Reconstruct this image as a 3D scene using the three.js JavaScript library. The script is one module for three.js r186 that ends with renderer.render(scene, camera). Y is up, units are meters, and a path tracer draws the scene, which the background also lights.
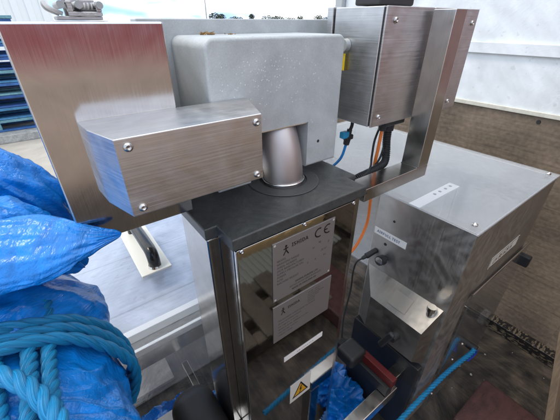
import * as THREE from 'three';
// note: geometries made without an index are left as they are
import { RoundedBoxGeometry } from 'three/addons/geometries/RoundedBoxGeometry.js';
import { ConvexGeometry } from 'three/addons/geometries/ConvexGeometry.js';
import { mergeGeometries, toCreasedNormals } from 'three/addons/utils/BufferGeometryUtils.js';
import { ImprovedNoise } from 'three/addons/math/ImprovedNoise.js';
import { Brush, Evaluator, SUBTRACTION } from 'three-bvh-csg';

// ---------------------------------------------------------------- camera, sky, sun, exposure
const EYE = 1.5;                                  // lens height above the truck floor, metres
const scene = new THREE.Scene();
const camera = new THREE.PerspectiveCamera(67.7, 1024 / 768, 0.02, 600);
{
  const yaw = 36.8 * Math.PI / 180, pitch = 30.98 * Math.PI / 180;
  camera.position.set(0, EYE, 0);
  camera.up.set(0, 1, 0);
  camera.lookAt(Math.sin(yaw) * Math.cos(pitch), EYE - Math.sin(pitch), -Math.cos(yaw) * Math.cos(pitch));
}
const renderer = new THREE.WebGLRenderer({ antialias: true });
renderer.setSize(1024, 768);
renderer.toneMapping = THREE.LinearToneMapping;
renderer.toneMappingExposure = 1.26;
renderer.shadowMap.enabled = true;

let seed = 1234567;
const rnd = () => { seed |= 0; seed = seed + 0x6D2B79F5 | 0; let t = Math.imul(seed ^ seed >>> 15, 1 | seed); t = t + Math.imul(t ^ t >>> 7, 61 | t) ^ t; return ((t ^ t >>> 14) >>> 0) / 4294967296; };
const rr = (a, b) => a + (b - a) * rnd();
const perlin = new ImprovedNoise();
const fbm = (x, y, z, o = 4) => { let s = 0, a = 0.5; for (let i = 0; i < o; i++) { s += a * perlin.noise(x, y, z); x *= 2.03; y *= 2.03; z *= 2.03; a *= 0.5; } return s; };
const smooth = (a, b, x) => { const t = Math.min(1, Math.max(0, (x - a) / (b - a))); return t * t * (3 - 2 * t); };

{
  const W = 1024, H = 512, d = new Float32Array(W * H * 4);
  for (let j = 0; j < H; j++) {
    const el = (j + 0.5) / H * Math.PI - Math.PI / 2;
    for (let i = 0; i < W; i++) {
      const az = (i + 0.5) / W * 2 * Math.PI;
      const x = Math.cos(el) * Math.cos(az), z = Math.cos(el) * Math.sin(az), y = Math.sin(el);
      const h = Math.max(0.06, y + 0.12);
      const n = fbm(x / h * 0.9 + 3, z / h * 0.9 + 7, 2.5, 6);
      const c = smooth(-0.2, 0.16, n);                        // cloud cover
      const t = smooth(-0.1, 0.35, fbm(x / h * 2.1, z / h * 2.1, 9, 5));
      const blue = [0.46, 0.74, 1.2], white = [1.75 - 0.35 * t, 1.8 - 0.33 * t, 1.86 - 0.3 * t];
      const k = 4 * (j * W + i);
      for (let m = 0; m < 3; m++) d[k + m] = y < -0.02 ? [0.35, 0.34, 0.32][m] : blue[m] * (1 - c) + white[m] * c;
      d[k + 3] = 1;
    }
  }
  const sky = new THREE.DataTexture(d, W, H, THREE.RGBAFormat, THREE.FloatType);
  sky.mapping = THREE.EquirectangularReflectionMapping;
  sky.magFilter = THREE.LinearFilter; sky.minFilter = THREE.LinearFilter; sky.needsUpdate = true;
  scene.background = sky; scene.environment = sky;
}
const sun = new THREE.DirectionalLight(0xfff3e2, 1.1);
sun.position.set(-2.4, 7.5, -1.8); sun.target.position.set(0.4, 1, -0.5);
sun.castShadow = true; sun.shadow.radius = 26; sun.shadow.mapSize.set(2048, 2048);
Object.assign(sun.shadow.camera, { left: -4, right: 4, top: 4, bottom: -4, near: 0.5, far: 30 });
scene.add(sun, sun.target);

// ---------------------------------------------------------------- helpers
// x runs along the machine's front, z away from it; P(u, y, v): u = x, y = height relative to the lens, v = distance in front of the lens
const P = (u, y, v) => new THREE.Vector3(u, EYE + y, -v);
const used = new Map();
const numbered = n => { const k = used.get(n) || 0; used.set(n, k + 1); return k ? `${n}_${String(k).padStart(3, '0')}` : n; };
function tag(o, label, category, group) { o.userData.label = label; o.userData.category = category; if (group) o.userData.group = group; return o; }
function thing(name, label, category, group, at) { const g = new THREE.Group(); g.name = numbered(name); if (at) g.position.copy(at); scene.add(g); return tag(g, label, category, group); }
function uvBox(g, s = 1) {                        // uv in metres by the main axis of each face
  if (g.index) g = g.toNonIndexed();
  const p = g.attributes.position, n = new THREE.Vector3(), a = new THREE.Vector3(), b = new THREE.Vector3(), c = new THREE.Vector3();
  const uv = new Float32Array(p.count * 2);
  for (let i = 0; i < p.count; i += 3) {
    a.fromBufferAttribute(p, i); b.fromBufferAttribute(p, i + 1); c.fromBufferAttribute(p, i + 2);
    n.copy(b).sub(a).cross(c.clone().sub(a)); const ax = Math.abs(n.x), ay = Math.abs(n.y), az = Math.abs(n.z);
    [a, b, c].forEach((q, k) => { const e = i + k; if (ay >= ax && ay >= az) { uv[2 * e] = q.x * s; uv[2 * e + 1] = q.z * s; } else if (ax >= az) { uv[2 * e] = q.z * s; uv[2 * e + 1] = q.y * s; } else { uv[2 * e] = q.x * s; uv[2 * e + 1] = q.y * s; } });
  }
  g.setAttribute('uv', new THREE.BufferAttribute(uv, 2));
  return g;
}
const plain = x => x.index ? x.toNonIndexed() : x;
function mesh(name, g, m, parent) {
  const gs = Array.isArray(g) ? g.map(x => { x = x.index ? x.toNonIndexed() : x; for (const k of Object.keys(x.attributes)) if (!['position', 'normal', 'uv'].includes(k)) x.deleteAttribute(k); return x; }) : null;
  let geo = gs ? (gs.length > 1 ? mergeGeometries(gs) : gs[0]) : g;
  const o = new THREE.Mesh(geo, m);
  o.name = parent ? name : numbered(name); o.castShadow = o.receiveShadow = true;
  if (parent) { let q = parent; const off = new THREE.Vector3(); while (q && q !== scene) { off.add(q.position); q = q.parent; } o.geometry.translate(-off.x, -off.y, -off.z); parent.add(o); } else scene.add(o);
  return o;
}
function struct(name, g, m) { const o = mesh(name, g, m); o.userData.kind = 'structure'; return o; }
// box between limits in (u, y, v), edges rounded by r
function box(u0, u1, y0, y1, v0, v1, r = 0.0015, uvs = 1) {
  const w = Math.abs(u1 - u0), h = Math.abs(y1 - y0), d = Math.abs(v1 - v0);
  const rad = Math.min(r, w / 2.2, h / 2.2, d / 2.2);
  const g = r > 0 ? new RoundedBoxGeometry(w, h, d, 2, rad) : new THREE.BoxGeometry(w, h, d);
  g.translate((u0 + u1) / 2, EYE + (y0 + y1) / 2, -(v0 + v1) / 2);
  return uvBox(g, uvs);
}
function prism(pts, y0, y1, bevel = 0) {          // plan polygon (u, v) raised from y0 to y1
  const s = new THREE.Shape(pts.map(([u, v]) => new THREE.Vector2(u, v)));
  const g = new THREE.ExtrudeGeometry(s, { depth: y1 - y0 - 2 * bevel, bevelEnabled: bevel > 0, bevelSize: bevel, bevelThickness: bevel, bevelSegments: 3, bevelOffset: -bevel });
  g.rotateX(-Math.PI / 2); g.translate(0, EYE + y0 + bevel, 0);
  return uvBox(g);
}
function hull(points) { return uvBox(new ConvexGeometry(points.map(p => P(...p)))); }
function cyl(p0, p1, r0, r1 = r0, seg = 20, open = false) {
  const d = p1.clone().sub(p0), g = new THREE.CylinderGeometry(r1, r0, d.length(), seg, 1, open);
  g.applyQuaternion(new THREE.Quaternion().setFromUnitVectors(new THREE.Vector3(0, 1, 0), d.clone().normalize()));
  g.translate(...p0.clone().add(p1).multiplyScalar(0.5).toArray());
  return g.toNonIndexed();
}
function tube(pts, r, seg = 60, rad = 10) { return new THREE.TubeGeometry(new THREE.CatmullRomCurve3(pts), seg, r, rad).toNonIndexed(); }
// laid rope: three strands twisted about a path
function rope(pts, r, pitch, per = 60) {
  const c = new THREE.CatmullRomCurve3(pts), L = c.getLength(), n = Math.ceil(L * per / pitch * 0.25), fr = c.computeFrenetFrames(n, false), out = [];
  const rs = r * 0.56, off = r * 0.47;
  for (let k = 0; k < 3; k++) {
    const q = [];
    for (let i = 0; i <= n; i++) {
      const a = i / n * L / pitch * 2 * Math.PI + k * 2.0944, p = c.getPointAt(i / n);
      q.push(p.addScaledVector(fr.normals[i], Math.cos(a) * off).addScaledVector(fr.binormals[i], Math.sin(a) * off));
    }
    const cc = new THREE.CatmullRomCurve3(q), g = new THREE.TubeGeometry(cc, n * 2, rs, 9).toNonIndexed();
    const uv = g.attributes.uv; for (let i = 0; i < uv.count; i++) uv.setXY(i, uv.getX(i) * L * 8 + uv.getY(i) * 0.6, uv.getY(i) * 0.5);
    out.push(g);
  }
  return out;
}
// crumpled sheet swept along a path with an elliptical section; rads: [across, up] per path point
function sweep(pts, rads, { seg = 160, ring = 72, wr = 0.004, fa = 40, fr = 6, tw = 0, seedv = 0, up = new THREE.Vector3(0, 1, 0) } = {}) {
  const c = new THREE.CatmullRomCurve3(pts), pos = [], uv = [], idx = [];
  const lerpR = t => { const x = t * (rads.length - 1), i = Math.min(rads.length - 2, Math.floor(x)), f = smooth(0, 1, x - i); return [0, 1].map(k => rads[i][k] * (1 - f) + rads[i + 1][k] * f); };
  const L = c.getLength();
  for (let i = 0; i <= seg; i++) {
    const t = i / seg, p = c.getPointAt(t), tan = c.getTangentAt(t), side = tan.clone().cross(up).normalize(), nu = side.clone().cross(tan).normalize();
    const [a, b] = lerpR(t), end = Math.sqrt(Math.max(0, 1 - Math.pow(Math.abs(2 * t - 1), 14)));
    for (let j = 0; j <= ring; j++) {
      const an = j / ring * 2 * Math.PI + tw, ca = Math.cos(an), sa = Math.sin(an);
      const x1 = ca * fr / 6, y1 = sa * fr / 6, s = t * L;
      const warp = 0.5 * perlin.noise(s * 9 + seedv, x1 * 2, y1 * 2);
      const r1 = 1 - Math.abs(perlin.noise(s * fa * 0.5 + warp * 2 + seedv, x1 * 1.4 + 5, y1 * 1.4));
      const r2 = 1 - Math.abs(perlin.noise(s * fa + 11 + warp * 3, x1 * 3 + seedv, y1 * 3));
      const r3 = 1 - Math.abs(perlin.noise(s * fa * 0.8 + x1 * 5, s * 30 + y1 * 6, seedv + y1 * 3));
      const d = wr * (1.5 * Math.pow(r1, 3) + 0.8 * Math.pow(r2, 3) + 0.5 * r3 * r3 + 1.2 * perlin.noise(s * 6, x1 * 1.2 + seedv, y1 * 1.2) - 1.2);
      const k = end * 0.999 + 0.001;
      const q = p.clone().addScaledVector(side, ca * (a + d) * k).addScaledVector(nu, sa * (b + d) * k);
      pos.push(q.x, q.y, q.z); uv.push(s, j / ring * 2 * Math.PI * (a + b) / 2);
    }
  }
  for (let i = 0; i < seg; i++) for (let j = 0; j < ring; j++) { const a = i * (ring + 1) + j, b = a + ring + 1; idx.push(a, a + 1, b, b, a + 1, b + 1); }
  const g = new THREE.BufferGeometry();
  g.setAttribute('position', new THREE.Float32BufferAttribute(pos, 3)); g.setAttribute('uv', new THREE.Float32BufferAttribute(uv, 2)); g.setIndex(idx); g.computeVertexNormals();
  return g.toNonIndexed();
}

// ---------------------------------------------------------------- textures and materials
function tex(W, H, f, srgb, rx = 1, ry = rx) {    // f(x, y) -> grey or [r, g, b] in 0..1
  const d = new Uint8Array(W * H * 4);
  for (let j = 0; j < H; j++) for (let i = 0; i < W; i++) { let c = f(i, j); if (!Array.isArray(c)) c = [c, c, c]; const k = 4 * (j * W + i); for (let m = 0; m < 3; m++) d[k + m] = Math.max(0, Math.min(255, c[m] * 255)); d[k + 3] = 255; }
  const t = new THREE.DataTexture(d, W, H, THREE.RGBAFormat); t.wrapS = t.wrapT = THREE.RepeatWrapping; t.magFilter = THREE.LinearFilter; t.minFilter = THREE.LinearMipmapLinearFilter; t.generateMipmaps = true;
  if (srgb) t.colorSpace = THREE.SRGBColorSpace; t.repeat.set(rx, ry); t.needsUpdate = true; return t;
}
const again = (t, rx, ry = rx) => { const c = t.clone(); c.repeat.set(rx, ry); c.needsUpdate = true; return c; };
function streaks(N) {                             // brushed lines along u, finite lengths
  const a = new Float32Array(N * N);
  for (let j = 0; j < N; j++) {
    const base = rnd(), kn = Array.from({ length: 8 }, rnd), ph = rnd() * 8;
    for (let i = 0; i < N; i++) { const x = (i / N * 8 + ph) % 8, k = Math.floor(x), f = smooth(0, 1, x - k); a[j * N + i] = 0.45 * base + 0.55 * (kn[k] * (1 - f) + kn[(k + 1) % 8] * f); }
  }
  return a;
}
const SN = 512, SA = streaks(SN), blot = (i, j, s, o = 0) => 0.5 + fbm(i / s + o, j / s + o, 4.2, 4);
const tileBlot = (i, j, N, f, o) => { const a = i / N * 2 * Math.PI, b = j / N * 2 * Math.PI; return 0.5 + fbm(Math.cos(a) * f + o, Math.sin(a) * f + Math.cos(b) * f, Math.sin(b) * f + o, 4); };
const brushColorH = tex(SN, SN, (i, j) => 0.82 + 0.14 * SA[j * SN + i] + 0.07 * (tileBlot(i, j, SN, 1.2, 3) - 0.5), true, 4);
const brushColorV = tex(SN, SN, (i, j) => 0.88 + 0.06 * SA[i * SN + j] + 0.07 * (tileBlot(i, j, SN, 1.2, 3) - 0.5), true, 4);
const brushRoughH = tex(SN, SN, (i, j) => 0.55 + 0.3 * SA[j * SN + i] + 0.35 * (tileBlot(i, j, SN, 1.6, 8) - 0.5), false, 4);
const brushRoughV = tex(SN, SN, (i, j) => 0.55 + 0.3 * SA[i * SN + j] + 0.35 * (tileBlot(i, j, SN, 1.6, 8) - 0.5), false, 4);
const brushBumpH = tex(SN, SN, (i, j) => SA[j * SN + i], false, 4), brushBumpV = tex(SN, SN, (i, j) => SA[i * SN + j], false, 4);
function steel(dir, rough, col = [0.66, 0.64, 0.62], bump = 0.00002) {
  return new THREE.MeshPhysicalMaterial({ color: new THREE.Color(...col), metalness: 1, anisotropy: 0.55, anisotropyRotation: dir === 'v' ? Math.PI / 2 : 0, roughness: rough * 1.45, map: dir === 'v' ? brushColorV : brushColorH, roughnessMap: dir === 'v' ? brushRoughV : brushRoughH, bumpMap: dir === 'v' ? brushBumpV : brushBumpH, bumpScale: bump });
}
const std = (col, rough, o = {}) => new THREE.MeshStandardMaterial({ color: Array.isArray(col) ? new THREE.Color(...col) : new THREE.Color(col), roughness: rough, ...o });
const speck = tex(512, 512, (i, j) => { const n = tileBlot(i, j, 512, 2.2, 1), m = rnd(); return 0.9 + 0.1 * (n - 0.5) + 0.07 * m; }, true, 3);
const grain = tex(256, 256, (i, j) => 0.4 * rnd() + 0.6 * tileBlot(i, j, 256, 5, 2), false, 6);
const dusty = tex(512, 512, (i, j) => { const n = tileBlot(i, j, 512, 1.8, 5), m = tileBlot(i, j, 512, 7, 15); const v = 0.78 + 0.2 * (n - 0.5) + 0.16 * (m - 0.5) + 0.08 * rnd() + (rnd() > 0.99 ? 0.25 : 0); return v; }, true, 3);
const scuff = tex(512, 512, (i, j) => { const n = tileBlot(i, j, 512, 1.6, 21), m = tileBlot(i, j, 512, 5, 27); return 0.5 + 0.6 * (n - 0.5) + 0.25 * (m - 0.5) + 0.03 * SA[j * SN + ((i * 3) % SN)]; }, false, 2.2);
const M = {
  plate: steel('v', 0.13, [0.72, 0.70, 0.69], 0.000006),
  box: steel('h', 0.42, [0.86, 0.84, 0.82], 0.00002),
  cabinet: steel('h', 0.36, [0.70, 0.69, 0.68]),
  door: steel('h', 0.42, [0.70, 0.67, 0.66]),
  frame: steel('v', 0.17, [0.62, 0.6, 0.57]),
  column: steel('v', 0.16, [0.6, 0.59, 0.57]),
  bin: steel('v', 0.42, [0.55, 0.53, 0.5], 0.00001),
  mirror: std([0.38, 0.38, 0.38], 0.045, { metalness: 1, bumpMap: again(scuff, 1.5), bumpScale: 0.0001 }),
  elbow: std([0.5, 0.46, 0.45], 0.46, { metalness: 1, bumpMap: grain, bumpScale: 0.0001 }),
  chrome: std([0.75, 0.74, 0.72], 0.12, { metalness: 1 }),
  screw: std([0.5, 0.47, 0.44], 0.22, { metalness: 1 }),
  recess: std([0.02, 0.02, 0.02], 0.6),
  grey: std([0.47, 0.49, 0.49], 0.45, { map: again(speck, 2), bumpMap: again(grain, 14), bumpScale: 0.00008 }),
  cap: std([0.075, 0.078, 0.076], 0.36, { map: again(dusty, 6), bumpMap: again(grain, 16), bumpScale: 0.00018 }),
  black: std([0.018, 0.018, 0.019], 0.5, { bumpMap: grain, bumpScale: 0.0002 }),
  blackShiny: std([0.012, 0.012, 0.012], 0.18),
  white: std([0.78, 0.78, 0.75], 0.45),
  acrylic: new THREE.MeshPhysicalMaterial({ color: new THREE.Color(0.94, 0.95, 0.97), roughness: 0.03, transmission: 0.97, thickness: 0, ior: 1.36, bumpMap: scuff, bumpScale: 0.0012 }),
  hazyAcrylic: new THREE.MeshPhysicalMaterial({ color: new THREE.Color(0.9, 0.91, 0.93), roughness: 0.06, transmission: 0.88, thickness: 0, ior: 1.5, bumpMap: scuff, bumpScale: 0.0012 }),
  orange: std([0.75, 0.19, 0.03], 0.5), blueTube: std([0.02, 0.25, 0.62], 0.35), blueFit: std([0.01, 0.28, 0.5], 0.4), yellow: std([0.85, 0.6, 0.01], 0.5), red: std([0.10, 0.008, 0.008], 0.5),
  droplet: new THREE.MeshPhysicalMaterial({ color: 0xffffff, roughness: 0.02, transmission: 0.6, thickness: 0, ior: 1.33 }),
};
const weave = tex(256, 256, (i, j) => { const a = (i >> 2) + (j >> 2) & 1; return 0.5 + 0.2 * (a ? Math.sin(i * Math.PI / 4) : Math.sin(j * Math.PI / 4)) + 0.15 * rnd(); }, false, 8);
const crinkle = tex(1024, 1024, (i, j) => { const N = 1024, f = (q, o) => 1 - Math.abs(2 * (tileBlot(i, j, N, q, o) - 0.5)) * 2; return 0.5 * Math.pow(Math.max(0, f(2.5, 3)), 3) + 0.3 * Math.pow(Math.max(0, f(6, 9)), 3) + 0.2 * Math.pow(Math.max(0, f(12, 4)), 2); }, false, 5);
M.tarp = new THREE.MeshPhysicalMaterial({ color: new THREE.Color(0.004, 0.245, 0.80), roughness: 0.27, bumpMap: again(crinkle, 2.5), bumpScale: 0.0008, specularIntensity: 1, map: tex(512, 512, (i, j) => 0.86 + 0.25 * (tileBlot(i, j, 512, 3, 6) - 0.5) + 0.06 * rnd(), true, 3) });
const fibre = tex(256, 256, (i, j) => 0.25 + 0.75 * SA[((j * 2) % SN) * SN + i], false, 1, 2);
M.rope = std([0.012, 0.36, 0.76], 0.4, { bumpMap: fibre, bumpScale: 0.0016, map: tex(256, 256, (i, j) => 0.66 + 0.34 * SA[((j * 2 + 40) % SN) * SN + i], true, 1, 2) });
// timber and panel textures
const plyTex = tex(1024, 512, (i, j) => { const g = fbm(i / 210, j / 17, 1.3, 5), b = fbm(i / 160, j / 130, 7.7, 4), s = fbm(i / 60, j / 9, 20, 3), k = 1 + 0.07 * g + 0.36 * b + 0.06 * s + 0.26 * fbm(i / 14, j / 12, 33, 3); return [0.445 * k, 0.39 * k, 0.33 * k]; }, true, 0.8, 1.3);
const plyBump = tex(512, 256, (i, j) => 0.5 + fbm(i / 100, j / 6, 3, 4), false, 0.8, 1.3);
M.ply = std([1, 1, 1], 0.75, { map: plyTex, bumpMap: plyBump, bumpScale: 0.0015 });
M.floor = std([1, 1, 1], 0.55, { map: tex(1024, 1024, (i, j) => { const b = tileBlot(i, j, 1024, 2, 3), g = fbm(i / 12, j / 300, 4, 4), sp = 0; const k = 0.22 + 0.35 * (b - 0.5) + 0.14 * g + sp; return [k * 0.95, k * 0.83, k * 0.70]; }, true, 1), bumpMap: again(crinkle, 1), bumpScale: 0.001 });
M.wall = std([1, 1, 1], 0.5, { map: tex(1024, 1024, (i, j) => { const b = tileBlot(i, j, 1024, 2.4, 31), s = fbm(i / 40, j / 160, 3, 4), k = 0.885 + 0.1 * (b - 0.5) + 0.035 * s - (fbm(i / 26, j / 26, 12, 3) > 0.33 ? 0.05 : 0); return [k * 0.985, k * 0.998, k * 1.0]; }, true, 0.9), bumpMap: again(crinkle, 1.5), bumpScale: 0.0003 });
function canvasTex(W, H, draw) { const c = document.createElement('canvas'); c.width = W; c.height = H; const x = c.getContext('2d'); draw(x, W, H); const t = new THREE.CanvasTexture(c); t.colorSpace = THREE.SRGBColorSpace; return t; }

// thin printed plate: a slab whose front carries the print; centre c, right and up axes
function printed(name, c, right, upv, w, h, t, texture, parent, o = {}) {
  const g = new RoundedBoxGeometry(w, h, t, 1, Math.min(t / 2.2, 0.0005)).toNonIndexed(), p = g.attributes.position, uv = g.attributes.uv;
  for (let i = 0; i < p.count; i++) uv.setXY(i, p.getX(i) / w + 0.5, p.getY(i) / h + 0.5);
  const r = right.clone().normalize(), n = r.clone().cross(upv).normalize(), u2 = n.clone().cross(r);
  g.applyMatrix4(new THREE.Matrix4().makeBasis(r, u2, n)); g.translate(c.x, c.y, c.z);
  return mesh(name, g, std([1, 1, 1], o.rough ?? 0.4, { map: texture, metalness: o.metal ?? 0 }), parent);
}
const X = new THREE.Vector3(1, 0, 0), Y = new THREE.Vector3(0, 1, 0), Z = new THREE.Vector3(0, 0, 1);
// button-head screw facing dir
function screw(c, dir, r, parent, name = 'screw') {
  const pts = [[r * 0.98, 0], [r, r * 0.18], [r * 0.86, r * 0.5], [r * 0.55, r * 0.68], [r * 0.5, r * 0.68], [r * 0.36, r * 0.36], [0.0001, r * 0.34]].map(q => new THREE.Vector2(...q));
  const g = new THREE.LatheGeometry(pts, 20).toNonIndexed();
  g.applyQuaternion(new THREE.Quaternion().setFromUnitVectors(Y, dir)); g.translate(c.x, c.y, c.z);
  return mesh(name, g, M.screw, parent);
}

// ---------------------------------------------------------------- the setting
struct('ground', uvBox(new THREE.BoxGeometry(700, 0.1, 700).translate(0, EYE - 1.67, 0)), std([0.42, 0.385, 0.33], 0.9, { map: again(speck, 0.4) }));
{ // plywood floor sheets of the truck bed
  const fl = new THREE.Group(); fl.name = 'truck_floor'; fl.userData.kind = 'structure'; scene.add(fl);
  for (let k = 0; k < 2; k++) mesh('plywood_sheet', box(-0.8, 1.72, -1.54, -1.5 - 0.001 * (k % 2), -1.05 + k * 1.55, -1.05 + (k + 1) * 1.55 - 0.002, 0.002), M.floor, fl);
}
{ // right side wall of the truck body
  const w = thing('truck_side_wall', 'white truck side wall with stained brown plywood lower half', 'wall', null, P(1.74, -1.5, 0.4));
  mesh('upper_panel', box(1.722, 1.76, -0.335, 1.25, 0.121, 1.62, 0.002), M.wall, w);
  mesh('red_panel', box(1.722, 1.76, -0.335, 1.25, -1.05, 0.119, 0.002), std([0.38, 0.23, 0.21], 0.5, { map: again(speck, 1) }), w);
  mesh('batten', box(1.708, 1.7215, -0.123, -0.077, 0.12, 1.6, 0.003), M.wall, w);
  mesh('trim_strip', box(1.713, 1.7215, -0.352, -0.332, -1.05, 1.6, 0.003), std([0.72, 0.69, 0.58], 0.55, { map: again(speck, 3) }), w);
  const h = [-1.05, -0.25, 1.6];
  for (let k = 0; k < 2; k++) mesh('plywood_panel', box(1.722, 1.755, -1.5, -0.353, h[k] + 0.001, h[k + 1] - 0.002, 0.002), M.ply, w);
  mesh('corner_post', box(1.69, 1.77, -1.5, 1.25, 1.622, 1.68, 0.004), std([0.42, 0.43, 0.43], 0.5), w);
  const worn = tex(2048, 128, (i, j) => { const n = fbm(i / 34, j / 11, 5, 5) + 0.5 * fbm(i / 150, j / 60, 15, 2) + 0.3 * Math.abs(j / 64 - 1) - 0.2; return n > 0.06 ? [0.33 + 0.2 * n, 0.29 + 0.2 * n, 0.24 + 0.15 * n] : [0.07 + 0.03 * rnd(), 0.068, 0.065]; }, true, 0.75, 9);
  mesh('kick_rail', box(1.665, 1.7215, -1.5, -1.437, -1.05, 0.262, 0.004), std([1, 1, 1], 0.5, { map: worn, bumpMap: grain, bumpScale: 0.001 }), w);
  mesh('rail_end_tape', box(1.655, 1.7215, -1.5, -1.43, 0.263, 0.3, 0.006), std([0.8, 0.79, 0.77], 0.3, { metalness: 0.3, bumpMap: crinkle, bumpScale: 0.004 }), w);
  for (const [v, y] of [[0.42, -0.374], [-0.3, -0.42]]) { const g = cyl(P(1.7215, y, v), P(1.7185, y, v), 0.009, 0.008, 12); mesh('nail_head', g, M.recess, w); }
}
{ // headboard behind the photographer: mirrored red and tan in the polished steel
  const w = thing('truck_headboard', 'red painted headboard over plywood, mirrored in the steel plates', 'wall', null, P(0.4, -1.5, -1.05));
  mesh('upper_panel', box(-0.8, 1.7, -0.19, 0.16, -1.09, -1.052, 0.002), std([0.43, 0.10, 0.10], 0.5, { map: again(speck, 1) }), w);
  mesh('trim_strip', box(-0.8, 1.7, -0.26, -0.192, -1.05, -1.03, 0.003), std([0.72, 0.6, 0.44], 0.6), w);
  mesh('added_dark_board', box(-0.8, 1.7, -1.5, -0.802, -1.083, -1.050, 0.002), std([0.15, 0.125, 0.105], 0.6, { map: again(speck, 1) }), w);  // added dark board, unseen: darkens the reflection low on the steel plate
  mesh('plywood_panel', box(-0.8, 1.7, -0.8, -0.262, -1.085, -1.052, 0.002), std([0.72, 0.54, 0.41], 0.6, { map: again(speck, 1) }), w);
}

// ---------------------------------------------------------------- blue pallet stack, white container, trees far off
{
  const blues = [[0.05, 0.17, 0.46], [0.07, 0.27, 0.50], [0.035, 0.12, 0.38]].map(c => std(c, 0.7, { map: again(dusty, 1) }));
  const wear = std([0.2, 0.42, 0.48], 0.75, { map: again(dusty, 1) });
  mesh('concrete_kerb', box(-3.5, 1.6, -1.62, -1.5, 6.3, 7.9, 0.01), std([0.5, 0.49, 0.46], 0.9, { map: again(dusty, 1) })).userData.kind = 'structure';
  const n = 9, ph = 0.176;
  for (let k = 0; k < n; k++) {
    const y0 = -1.495 + k * ph, du = rr(-0.03, 0.03), t = thing('blue_pallet', k === 0 ? 'worn blue pallet at the bottom of the stack' : k === n - 1 ? 'worn blue pallet on top of the stack' : `worn blue pallet in the stack, ${['', 'second', 'third', 'fourth', 'fifth', 'sixth', 'seventh', 'eighth'][k]} up from the ground`, 'pallet', 'blue pallets stacked in the yard', P(-0.3 + du, y0, 7.0));
    const m = blues[k % 3];
    for (const a of [-1.35, -0.72, -0.1]) for (const b of [6.55, 7.05, 7.55]) mesh('block', box(a + du, a + 0.14 + du, y0 + 0.026, y0 + 0.13, b, b + 0.1, 0.004), k < 2 ? wear : m, t);
    for (const b of [6.54, 7.04, 7.54]) mesh('skid_board', box(-1.38 + du, 0.06 + du, y0, y0 + 0.025, b, b + 0.12, 0.003), k === 3 ? wear : m, t);
    for (let q = 0; q < 6; q++) mesh('deck_board', box(-1.38 + du, 0.06 + du, y0 + 0.131, y0 + 0.17, 6.54 + q * 0.19, 6.54 + q * 0.19 + 0.14, 0.003), (q + k) % 4 ? m : wear, t);
  }
  const c = thing('white_container', 'white corrugated shipping container beyond the blue pallets', 'container', null, P(-2, -1.62, 11));
  mesh('roof', box(-6.0, 1.05, 0.98, 1.06, 10.9, 13.3, 0.02), std([0.78, 0.79, 0.78], 0.6), c);
  mesh('body', box(-5.95, 0.99, -1.62, 0.98, 11.0, 13.2, 0.02), std([0.78, 0.79, 0.78], 0.6), c);
  for (let k = 0; k < 24; k++) mesh('wall_rib', box(-5.9 + k * 0.29, -5.76 + k * 0.29, -1.45, 0.9, 10.965, 11.01, 0.012), std([0.78, 0.79, 0.78], 0.6), c);
}
{
  const bark = std([0.07, 0.055, 0.04], 0.9), leaf = std([0.045, 0.06, 0.03], 0.9, { side: THREE.DoubleSide });
  const spots = [[236, 150, 2.6, 5], [290, 170, 2.6, 6], [328, 175, 2.9, 5], [215, 118, 3.4, 3.2], [222, 121, 3.0, 2.4], [252, 140, 3.6, 1.8], [268, 150, 3.2, 5], [278, 152, 3.0, 4.2], [300, 165, 3.2, 2.6], [318, 160, 3.6, 3.4]];
  spots.forEach(([px, dist, h0, w], k) => {
    const h = h0 * 0.72;
    const a = (px - 280) / 313.1, X0 = Math.atan(a * Math.cos(0.5407)) + 0.6423, u = Math.sin(X0) * dist, v = Math.cos(X0) * dist;
    const t = thing('distant_tree', 'small dark tree on the far skyline above the grey housing', 'tree', 'trees on the skyline', P(u, -1.62, v));
    mesh('trunk', cyl(P(u, -1.62, v), P(u, h * 0.6, v), 0.16, 0.07, 8), bark, t);
    const gs = [];
    for (let i = 0; i < 420; i++) {
      const th = rr(0, 6.28), z = rr(-1, 1), r = Math.cbrt(rnd()), q = Math.sqrt(1 - z * z);
      const s = rr(0.18, 0.4), g = new THREE.PlaneGeometry(s, s * 0.7).toNonIndexed(); g.rotateX(rr(0, 3)); g.rotateY(rr(0, 6));
      g.translate(u + Math.cos(th) * q * r * w * 0.6, EYE + h * 0.55 + z * r * (h * 0.5), -(v + Math.sin(th) * q * r * w * 0.6)); gs.push(g);
    }
    mesh('crown', gs, leaf, t);
  });
  const X0 = Math.atan((207 - 280) / 313.1 * Math.cos(0.5407)) + 0.6423, u = Math.sin(X0) * 70, v = Math.cos(X0) * 70;
  const p = thing('lamp_mast', 'thin grey mast on the skyline beyond the grey housing', 'mast', null, P(u, -1.62, v));
  mesh('pole', cyl(P(u, -1.62, v), P(u, 9, v), 0.12, 0.07, 8), std([0.3, 0.3, 0.3], 0.6), p);
  mesh('lamp_arm', cyl(P(u, 8.9, v), P(u + 1.4, 9.1, v), 0.06, 0.05, 8), std([0.3, 0.3, 0.3], 0.6), p);
}

// ---------------------------------------------------------------- the weighing and detecting machine
const mc = thing('checkweigher', 'stainless steel inspection machine with grey housing on a mirror polished column', 'machine', null, P(0.31, -1.5, 0.42));
const grp = (name, parent) => { const g = new THREE.Group(); g.name = name; parent.add(g); return g; };
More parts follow.
